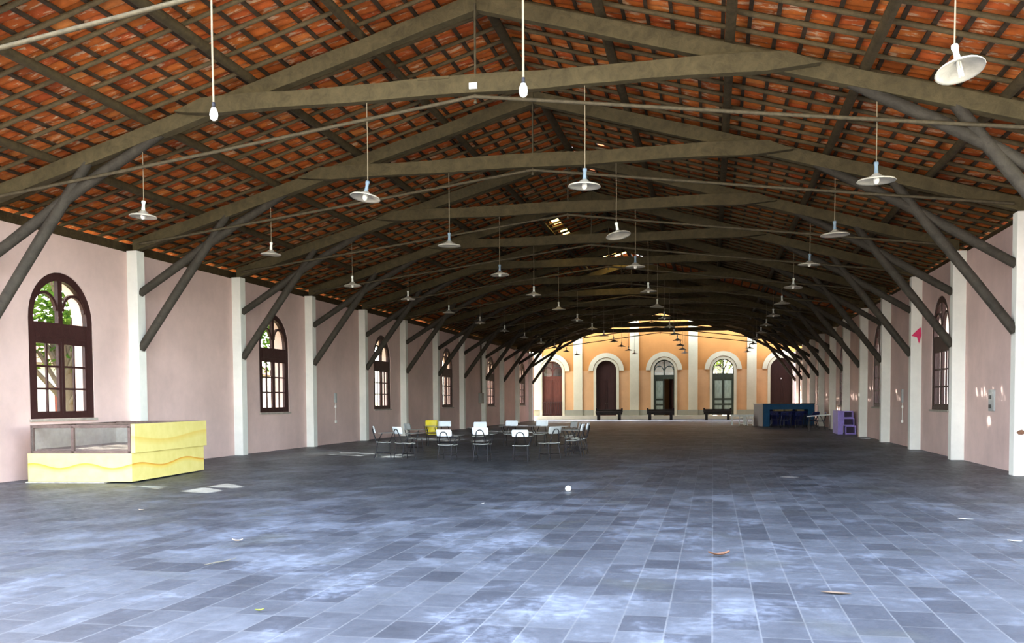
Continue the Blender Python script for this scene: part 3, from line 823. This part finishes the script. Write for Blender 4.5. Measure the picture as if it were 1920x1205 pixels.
spots_=[(3.2,51.2,(.2,1)),(3.85,51.3,(0,1)),(4.55,51.1,(-.1,1)),(5.0,50.2,(-1,.2)),(3.6,50.0,(.1,1)),(4.3,49.8,(0,1)),(4.9,48.9,(-.6,1)),(5.1,47.6,(-1,0))]
wh=['first from the left, back row beside the stall','second from the left, back row before the stall','third from the left, back row before the stall','at the wall end of the back row','front row, left end','front row, middle','front row, right end','alone nearest the purple shelf']
for k,(x,y,f_) in enumerate(spots_):
    o=put(dc,k>0,x,y,f_,'navy blue tablet armchair, '+wh[k],'navy armchairs before the stall')
    o.name='navy_armchair'
tt=thing('folding_table',(4.95,46.35,0),0,'dark table with a pale-edged sloping top between navy chairs and purple shelf','table')
MB().box((-.55,-.28,.70),(.55,.28,.725),Matrix.Rotation(-.08,4,'Y')).obj('tabletop',M['navy'],tt); MB().box((-.55,-.295,.69),(.55,-.281,.735),Matrix.Rotation(-.08,4,'Y')).obj('table_edge',M['wpaint'],tt)
for sx in (-1,1):
    for sy in (-1,1): MB().tube([(sx*.48,sy*.22,0),(sx*.44,sy*.2,.71+sx*.035)],.015,6).obj('leg',M['dark'],tt)
ps=thing('shelf_unit',(5.12,41.15,0),0,'purple stepped shelf unit standing against a white pilaster on the right','shelf unit')
def niche(x0,x1,z0,z1,y0,y1):
    b=MB(); tck=.04
    b.box((x0,y0,z0),(x0+tck,y1,z1)).box((x1-tck,y0,z0),(x1,y1,z1)).box((x0+tck,y0,z0),(x1-tck,y1,z0+tck)).box((x0+tck,y0,z1-tck),(x1-tck,y1,z1))
    MB().box((x0+tck,y1-.12,z0+tck),(x1-tck,y1-.08,z1-tck)).obj('niche_shade_back',M['niche'],ps); return b
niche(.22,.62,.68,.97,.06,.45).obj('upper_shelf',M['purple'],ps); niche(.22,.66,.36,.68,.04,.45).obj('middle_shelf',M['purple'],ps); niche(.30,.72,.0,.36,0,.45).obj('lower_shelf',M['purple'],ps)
MB().prism([(0.45,0),(2.1,0),(2.1,.98),(.45,.98)],lambda a,b,d:(d-.0,a-.45+.05,b),0.0,.22).obj('side_cabinet',M['purple'],ps,bevel=.01)

# ------------------------------------------------------------------ small fixtures and litter
sw=thing('wall_switch',(XL,31.36,0),0,'white conduit and pull switch on the left pink wall beyond the second window','switch')
MB().box((0,-.06,1.46),(.05,.06,1.80)).obj('cover_box',M['gplast'],sw); MB().tube([(.02,0,1.46),(.02,0,.80)],.012,6).obj('conduit',M['switchp'],sw)
MB().box((0,-.04,1.27),(.045,.04,1.36)).obj('junction_box',M['switchp'],sw); MB().box((0,-.045,.74),(.05,.045,.83)).obj('socket_box',M['switchp'],sw)
s2=thing('wall_switch',(XR,31.55,0),0,'white conduit with two small boxes on the right wall before the first right window','switch')
MB().box((-.05,-.05,1.36),(0,.05,1.78)).obj('cover_box',M['gplast'],s2); MB().tube([(-.02,0,1.36),(-.02,0,.76)],.012,6).obj('conduit',M['switchp'],s2)
MB().box((-.045,-.04,1.18),(0,.04,1.26)).obj('junction_box',M['switchp'],s2); MB().box((-.05,-.045,.72),(0,.045,.80)).obj('socket_box',M['switchp'],s2)
s3=thing('socket_panel',(XR,21.85,0),0,'tall white socket panel with two dark sockets on the near right wall','socket panel')
MB().box((-.035,-.20,1.20),(0,.20,1.66)).obj('cover_plate',M['gplast'],s3,bevel=.008)
for z in (1.50,1.30): MB().box((-.05,-.02,z-.04),(-.034,.13,z+.04)).obj('socket',M['darkpl'],s3)
eb=thing('meter_box',(XL,52.55,0),0,'grey meter box with a pipe rising to the roof on the far left wall','meter box')
MB().box((0,-.28,1.35),(.2,.28,1.95)).obj('box_body',M['conduit'],eb,bevel=.02); MB().tube([(.08,.1,1.95),(.08,.1,4.9)],.04,8).obj('pipe',M['iron'],eb)
rp=thing('downpipe',(XR-.12,66.6,0),0,'thin dark downpipe on the far right wall beside the facade','pipe')
MB().tube([(0,0,1.1),(0,0,3.7)],.05,8).obj('pipe_run',M['dkframe'],rp); MB().box((-.06,-.06,3.3),(.12,.06,3.4)).obj('clamp',M['dkframe'],rp)
# pink paper pennant pinned to a pilaster
k_=MB(); yf=ty(6)-.16
k_.prism([(5.595,3.29),(5.80,3.50),(5.845,3.52),(5.86,3.30),(5.80,3.06),(5.745,3.24)],lambda a,b,d:(a,yf+d-.05*(a-5.6),b),-.004,.004)
tag(k_.obj('paper_pennant',M['pinkpap']),'torn magenta paper pennant on a right-hand white pilaster','paper pennant')
l_=MB(); yf=ty(4)-.15
l_.prism([(5.625,.83),(5.66,.865),(5.72,.88),(5.77,.85),(5.80,.835),(5.77,.81),(5.72,.785),(5.66,.79)],lambda a,b,d:(a,yf+d,b),-.012,.0)
tag(l_.obj('dry_pod',M['leafdry']),'dark leaf-shaped pod stuck on the nearest right pilaster','pod')
def leaf(name,x,y,r,mat,label,w=.5,curl=.25,rz=0,cat='leaf'):
    b=MB(); n=8; vs=[]
    for k in range(n+1):
        t=k/n; wd=w*r*math.sin(PI*min(.98,max(.02,t)))**.7; z=.012+curl*r*(2*t-1)**2*.6
        for q in (-1,-.4,.4,1): vs.append(((t-.5)*2*r,q*wd/1.0,z+abs(q)*curl*r*.35))
    fs=[(4*k+j,4*k+j+1,4*k+j+5,4*k+j+4) for k in range(n) for j in range(3)]
    m=len(vs); vs+=[(x_,y_,z_-.004) for x_,y_,z_ in vs]; fs+=[tuple(m+i for i in reversed(f)) for f in fs]
    b.add(vs,fs,True); o=b.obj(name,M[mat]); o.location=(x,y,0); o.rotation_euler=(0,0,rz); tag(o,label,cat); return o
leaf('fallen_leaf',.06,9.02,.105,'leafdry','large curled brown dry leaf on the open slate floor',.42,.45,.35)
leaf('fallen_leaf',-4.95,9.08,.055,'leafpale','pale pinkish fallen leaf on the left foreground slates',.5,.5,.3)
leaf('fallen_leaf',.92,7.43,.11,'tan','flat pale tan leaf scrap on the right foreground slates',.25,.02,-.2)
leaf('fallen_leaf',-3.143,6.06,.03,'leafgreen','tiny yellow-green leaf on the near foreground slates',.5,.4,.5)
leaf('fallen_leaf',-7.73,11.53,.04,'leafpale','small pale leaf on the floor right of the yellow case',.6,.3,.1)
leaf('paper_scrap',3.02,12.28,.09,'paper','white paper scrap on the floor toward the right wall',.25,.05,-.5,'paper')
leaf('paper_scrap',3.05,10.48,.07,'paper','white paper scrap at the right edge of the floor',.25,.05,-.45,'paper')
leaf('paper_scrap',1.42,18.4,.17,'paper','flat white strip of paper on the floor in the middle distance',.15,.0,.0,'paper')
tag(MB().tube([(-4.52,7.68,.012),(-4.48,7.80,.016),(-4.44,7.90,.012),(-4.40,8.04,.02)],[.003,.006,.005,.002],6,.1).obj('twig',M['straws']),'thin pale dry twig on the left foreground floor','twig')
b_=MB().lathe([(0,.0),(.03,.008),(.048,.03),(.05,.05),(.042,.078),(.02,.095),(0,.098)],14).obj('ball',M['paper']); b_.location=(-2.31,15.1,0); tag(b_,'small white ball lying alone on the slate floor','ball')
o_=leaf('paper_scrap',-3.24,13.05,.03,'paper','tiny white scrap on the floor left of the white ball',.5,.3,.9,'paper')

# ------------------------------------------------------------------ outside: trees, outbuilding
def make_tree(leafm,h=9,r=3.6,nl=3000,seed=1):
    rnd=random.Random(seed); t=thing('tree')
    tr=MB(); tr.tube([(0,0,-.3),(.1,.05,1.5),(-.05,.1,3),(.1,0,h*.6)],[.24,.2,.17,.09],9,.05)
    blobs=[]
    for k in range(13):
        a=rnd.uniform(0,2*PI); rr=rnd.uniform(.1,.68)*r; z=rnd.uniform(h*.46,h*.94)
        rr*=1.1-abs(z/h-.6); p=Vector((rr*math.cos(a),rr*math.sin(a),z)); blobs.append((p,rnd.uniform(.9,1.5)*r/3.4))
        tr.tube([(0,0,max(1.5,z*.5)),tuple(p*.6+Vector((0,0,z*.3))),tuple(p)],[.09,.06,.02],6)
    tr.obj('trunk',M['bark'],t)
    lf=MB()
    for k in range(nl):
        p,br=rnd.choice(blobs); d=Vector((rnd.gauss(0,1),rnd.gauss(0,1),rnd.gauss(0,.8))); d=d.normalized()*br*rnd.uniform(.3,1)**.5
        q=p+d; s=rnd.uniform(.09,.17); u=Vector((rnd.gauss(0,1),rnd.gauss(0,1),rnd.gauss(0,.6))).normalized(); v=u.orthogonal().normalized()
        lf.add([q-u*s,q+v*s*.5,q+u*s,q-v*s*.5],[(0,1,2,3)])
    lf.obj('crown',M[leafm],t); return t
ta=make_tree('leaf',9.5,4.2,3000,3); tb=make_tree('leaf2',8.5,3.8,2400,5)
tr_spots=[('a',-23,17.6,'broad green tree outside the first left window'),('a',-29,24.0,'dense green tree outside, farther than the broad one behind the first left window'),
          ('a',-23,31.6,'broad green tree outside before the second left window'),('b',-27.6,39.8,'light green tree outside between the second and third left windows'),
          ('a',-22,51.0,'green tree outside the fourth left window'),
          ('b',13.5,33.5,'light green tree outside the first right window'),('a',13.8,45.5,'green tree outside the second right window'),('b',13.5,58,'light green tree outside the far right windows'),
          ('b',.6,90,'light green tree showing through the fanlight of the green double door'),('a',9.5,95,'darker green tree beyond the green double door')]
tcc=make_tree('leaf',6.6,3.3,3200,11)
tcc.location=(-19.5,25.4,-.2); tag(tcc,'low dense green tree close outside the first left window','tree','trees outside')
tc2=dup(tcc,(-19.8,41.2,-.2),2.0,'tall dense green tree seen through the second left window'); tc2.scale=(1.15,1.15,1.42)
ua=ub=False
for k,x,y,l in tr_spots:
    p=ta if k=='a' else tb; used=ua if k=='a' else ub
    o=p if not used else dup(p,(x,y,-.2)); o.location=(x,y,-.2); o.rotation_euler=(0,0,random.uniform(0,6)); tag(o,l,'tree','trees outside')
    if k=='a': ua=True
    else: ub=True
ob=thing('outbuilding',(-31,46,-.2),0,'white walled outbuilding with red-brown shutters seen through the left windows','building')
MB().box((-6,-14,0),(0,16,3.6)).obj('wall',M['outwall'],ob)
MB().prism([(-6.6,3.6),(.6,3.6),(-3,5.4)],lambda a,b,d:(a,d,b),-14.5,16.5).obj('roof',M['outroof'],ob)
for y in (-11,-6,-1,4,9,14): MB().box((0,y-.5,.9),(.06,y+.5,2.5)).obj('shutter',M['outred'],ob)
gw=MB().box((18,2,-.2),(18.3,74,2.6)).obj('garden_wall',M['gardenwall']); tag(gw,'pale boundary wall outside the right windows','wall')

# ------------------------------------------------------------------ light
sun=bpy.data.lights.new('sun','SUN'); sun.energy=6.0; sun.angle=math.radians(.53); sun.color=(1,.95,.86)
so=bpy.data.objects.new('sun',sun); C.objects.link(so); so.rotation_euler=SUN.to_track_quat('-Z','Y').to_euler(); so.location=(-30,20,30)
w=bpy.data.worlds.new('World'); sc.world=w; w.use_nodes=True; nt=w.node_tree; bg=nt.nodes['Background']
sk=nt.nodes.new('ShaderNodeTexSky'); sk.sky_type='NISHITA'; sk.sun_disc=False; sk.sun_elevation=math.radians(32.5); sk.sun_rotation=math.atan2(-1,.472); sk.air_density=1.0; sk.dust_density=1.2; sk.ozone_density=1.0
hs=nt.nodes.new('ShaderNodeHueSaturation'); hs.inputs['Saturation'].default_value=.6; nt.links.new(sk.outputs[0],hs.inputs['Color']); nt.links.new(hs.outputs[0],bg.inputs[0]); bg.inputs[1].default_value=.55

# ------------------------------------------------------------------ camera
cam=bpy.data.cameras.new('camera'); co=bpy.data.objects.new('camera',cam); C.objects.link(co); sc.camera=co
f_,yaw,pitch,roll,py=1754.26,.2116,-.0427,-.0063,826.25
cyw,syw,cp,sp=math.cos(yaw),math.sin(yaw),math.cos(pitch),math.sin(pitch)
fw=Vector((-syw*cp,cyw*cp,sp)); rt=Vector((cyw,syw,0)); up=rt.cross(fw)
r2=rt*math.cos(roll)+up*math.sin(roll); u2=up*math.cos(roll)-rt*math.sin(roll)
Mx=Matrix((( r2.x,u2.x,-fw.x,0),(r2.y,u2.y,-fw.y,0),(r2.z,u2.z,-fw.z,1.4846),(0,0,0,1)))
co.matrix_world=Mx
cam.sensor_fit='HORIZONTAL'; cam.sensor_width=36; cam.lens=f_/1920*36
cam.shift_y=(py-602.5)/1920; cam.clip_end=500; cam.clip_start=.05
sc.view_settings.view_transform='Standard'; sc.view_settings.look='None'; sc.view_settings.gamma=1; sc.view_settings.use_curve_mapping=False
sc.view_settings.exposure=2.45
sc.cycles.max_bounces=10; sc.cycles.diffuse_bounces=7; sc.cycles.glossy_bounces=3; sc.cycles.transparent_max_bounces=12
sc.cycles.caustics_reflective=False; sc.cycles.caustics_refractive=False
